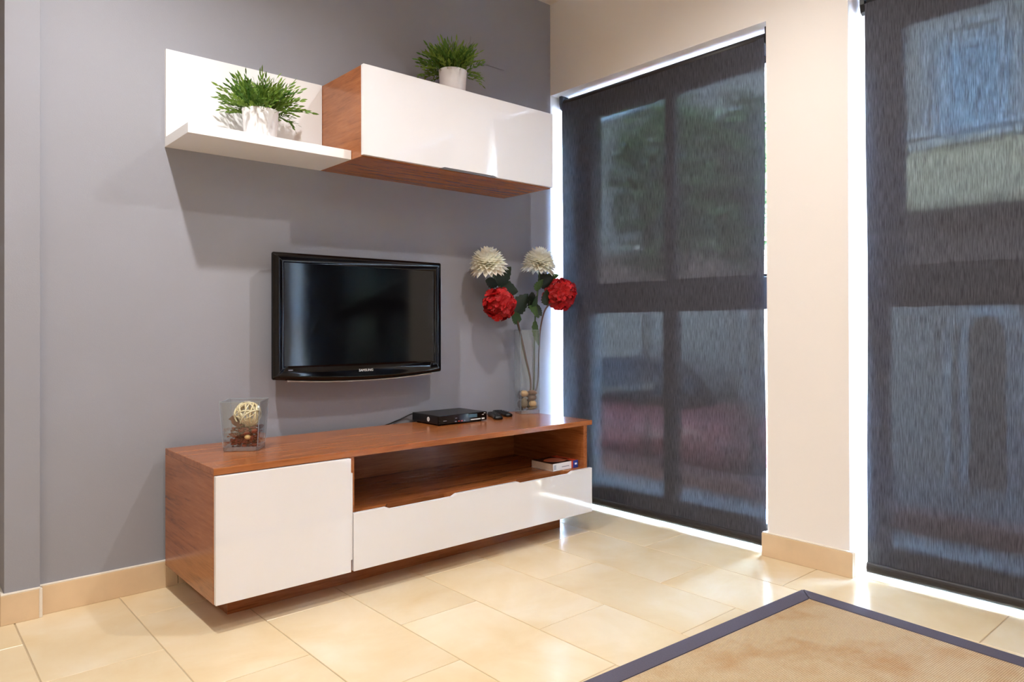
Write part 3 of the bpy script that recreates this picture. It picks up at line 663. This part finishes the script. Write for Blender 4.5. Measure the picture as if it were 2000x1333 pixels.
f1 = flower('white chrysanthemum leaning toward the television', 'flower', [vp(.004, .004, .03), (1.664, -0.144, 0.661), (1.624, -0.141, 0.814), (1.588, -0.139, 0.947), (1.541, -0.136, 1.059), (1.466, -0.134, 1.151), (1.408, -0.137, 1.238)], .0045, 'stem_green')
white_head(f1, (1.394, -0.144, 1.255), (.10, -.22, 0), .085)
leaf(f1, (1.458, -0.144, 1.151), (1.516, -0.169, 1.245), .034, 'leaf_dark', .3); leaf(f1, (1.471, -0.139, 1.143), (1.574, -0.154, 1.125), .040, 'leaf_dark', .4); leaf(f1, (1.461, -0.139, 1.156), (1.354, -0.174, 1.171), .022, 'leaf_dark', .4)
f2 = flower('white chrysanthemum standing upright beside the window blind', 'flower', [vp(.008, .010, .03), (1.696, -0.130, 0.631), (1.700, -0.134, 0.916), (1.710, -0.134, 1.049), (1.732, -0.134, 1.202), (1.731, -0.136, 1.248)], .0045, 'stem_green')
white_head(f2, (1.727, -0.142, 1.278), (.10, .05, 0), .084)
leaf(f2, (1.731, -0.139, 1.161), (1.796, -0.174, 1.207), .036, 'leaf_dark', .4); leaf(f2, (1.741, -0.139, 1.182), (1.864, -0.144, 1.222), .022, 'leaf_green', .4)
leaf(f2, (1.708, -0.139, 1.131), (1.724, -0.174, 1.192), .02, 'leaf_green', .4); leaf(f2, (1.696, -0.144, 0.983), (1.708, -0.159, 0.860), .018, 'leaf_green', .35, droop=.01)
leaf(f2, (1.711, -0.139, 1.080), (1.636, -0.169, 1.090), .034, 'leaf_green', .3, droop=.015); leaf(f2, (1.704, -0.139, 1.059), (1.671, -0.179, 1.013), .034, 'leaf_green', .3)
leaf(f2, (1.701, -0.139, 1.069), (1.718, -0.169, 1.003), .022, 'leaf_dark', .3)
leaf(f2, (1.706, -.145, 1.065), (1.622, -.18, 1.105), .034, 'leaf_dark', .35)
leaf(f2, (1.700, -.150, 1.055), (1.660, -.19, 1.000), .036, 'leaf_green', .3)
leaf(f2, (1.705, -.150, 1.060), (1.655, -.19, 1.095), .028, 'leaf_green', .3)
f3 = flower('red hydrangea bloom hanging under the dark leaf by the television', 'flower', [vp(-.004, .0, .03), (1.658, -0.152, 0.661), (1.621, -0.154, 0.804), (1.584, -0.156, 0.927), (1.556, -0.156, 1.003), (1.506, -0.159, 1.044), (1.466, -0.164, 1.059)], .004, 'stem_brown')
red_head(f3, (1.444, -0.169, 1.059), .076, (1, 1, .98))
leaf(f3, (1.556, -0.156, 1.013), (1.628, -0.169, 1.115), .038, 'leaf_dark', .35); leaf(f3, (1.596, -0.154, 0.986), (1.511, -0.179, 1.003), .026, 'leaf_green', .3); leaf(f3, (1.516, -0.154, 1.039), (1.526, -0.169, 1.110), .02, 'leaf_dark', .3)
f4 = flower('red hydrangea bloom in front of the window blind', 'flower', [vp(.014, .006, .03), (1.718, -0.134, 0.651), (1.731, -0.134, 0.825), (1.737, -0.136, 0.932), (1.760, -0.144, 1.029), (1.798, -0.154, 1.074), (1.836, -0.164, 1.105)], .004, 'stem_brown')
red_head(f4, (1.854, -0.154, 1.120), .079, (1.06, 1.06, .95))
leaf(f4, (1.771, -0.154, 1.059), (1.748, -0.174, 1.141), .026, 'leaf_dark', .3)

# ------------------------------------------------------------------ potted plants
def sprig_mesh(seed, ln, bend):
    rnd = random.Random(seed); bm = bmesh.new()
    pts = [Vector((bend * (i / 7) ** 2 * ln, 0, ln * (i / 7) * (1 - .25 * abs(bend) * (i / 7)))) for i in range(8)]; tube(bm, pts, [.0011 - .00009 * i for i in range(8)], 4)
    for i in range(2, 8):
        for s in ((-1, 1) if i < 7 else (0,)):
            b = pts[i]; d0 = (pts[min(7, i)] - pts[i - 1]).normalized(); a = rnd.uniform(0, 6.3)
            side = Vector((math.cos(a + s), math.sin(a + s), 0)); d = (d0 * rnd.uniform(.9, 1.3) + side * (.55 if s else .1)).normalized(); L_ = rnd.uniform(.026, .038); w_ = rnd.uniform(.0036, .0052)
            q = d.cross(Vector((rnd.random(), rnd.random(), .3))).normalized(); n_ = q.cross(d)
            v0 = bm.verts.new(b); v1 = bm.verts.new(b + d * L_ * .35 + q * w_); v2 = bm.verts.new(b + d * L_ * .35 - q * w_); v3 = bm.verts.new(b + d * L_ * .7 + q * w_ * .8 + n_ * .001); v4 = bm.verts.new(b + d * L_ * .7 - q * w_ * .8 + n_ * .001); v5 = bm.verts.new(b + d * L_ + n_ * .003)
            bm.faces.new((v0, v2, v1)); bm.faces.new((v1, v2, v4, v3)); bm.faces.new((v3, v4, v5))
    me = bpy.data.meshes.new('sprig'); bm.to_mesh(me); bm.free(); me.materials.append(MAT['grass_leaf']); return me
SPR = [sprig_mesh(i, l, b) for i, (l, b) in enumerate([(.145, .12), (.15, .3), (.13, .45), (.14, .55), (.12, .7), (.11, .25)])]
def potted(label, loc, seed, R_=.0625, h=.118, sx=1.0):
    rnd = random.Random(seed); r = thing('potted_plant', label, 'plant', loc, rnd.random() * 6, 'artificial plants in white pots')
    bm = bmesh.new(); lathe(bm, [(0, 0), (R_ * .82, 0), (R_ * .85, .004), (R_ * .98, h - .004), (R_, h), (R_ * .96, h + .001), (R_ * .92, h - .006), (R_ * .90, h - .016), (0, h - .016)], 48); obj('pot', bm, 'white_ceramic', r, True)
    bm = bmesh.new(); lathe(bm, [(R_ * .899, h - .0155), (R_ * .5, h - .010), (0, h - .008)], 24); obj('soil', bm, 'soil', r, True)
    Mw = Matrix.Rotation(r.rotation_euler.z, 4, 'Z')
    for i in range(190):
        rad = R_ * .8 * math.sqrt(rnd.random()); a = rnd.random() * 6.283; out = rad / (R_ * .8); tilt = out * rnd.uniform(.15, 1.1) + rnd.uniform(-.1, .12)
        if i % 9 == 0: tilt = rnd.uniform(1.0, 1.6); rad = R_ * .85
        me = SPR[rnd.choice((0, 1, 5, 0)) if tilt < .5 else rnd.choice((1, 2, 3)) if tilt < 1.05 else rnd.choice((2, 5, 4))]
        M = Matrix.Translation((rad * math.cos(a), rad * math.sin(a), h - .014)) @ Matrix.Rotation(a, 4, 'Z') @ Matrix.Rotation(tilt * .85, 4, 'Y') @ Matrix.Rotation(rnd.uniform(-.6, .6), 4, 'Z') @ Matrix.Scale(rnd.uniform(.72, 1.05) * sx * (.85 if tilt > 1 else 1), 4)
        if (Mw @ M @ Vector((0, 0, .14))).y + loc[1] > -.030 or (Mw @ M @ Vector((.03, 0, .13))).y + loc[1] > -.030: continue
        inst(me, 'sprig', r, M)
    return r
potted('bushy green plant in white pot on the low open wall shelf', (.296, -.162, SHZ), 3, .066, .118, .90)
potted('bushy green plant in white pot on top of the wall cabinet', (1.141, -.212, UZ1 - .002), 5, .064, .137, .90)

# ------------------------------------------------------------------ rug
rug = thing('sisal_rug', 'flat woven tan sisal rug with a grey cloth border', 'rug', (1.660, -1.625, 0), math.radians(176.6)); LX, LY, BW = 2.3, 1.7, .064
bm = bmesh.new(); bx(bm, BW - .004, LX - BW + .004, BW - .004, LY - BW + .004, .0006, .0085, .001); obj('weave', bm, 'sisal', rug)
for pts in [[(0, 0), (LX, 0), (LX - BW, BW), (BW, BW)], [(0, 0), (BW, BW), (BW, LY - BW), (0, LY)], [(LX, 0), (LX, LY), (LX - BW, LY - BW), (LX - BW, BW)], [(0, LY), (BW, LY - BW), (LX - BW, LY - BW), (LX, LY)]]:
    c_ = Vector((sum(p[0] for p in pts) / 4, sum(p[1] for p in pts) / 4)); bm = bmesh.new()
    prism(bm, [tuple(c_ + (Vector(p) - c_) * .9985) for p in pts], 'z', .0004, .0105); bmesh.ops.bevel(bm, geom=bm.edges[:], offset=.0016, segments=2, affect='EDGES'); obj('border', bm, 'rug_border', rug)
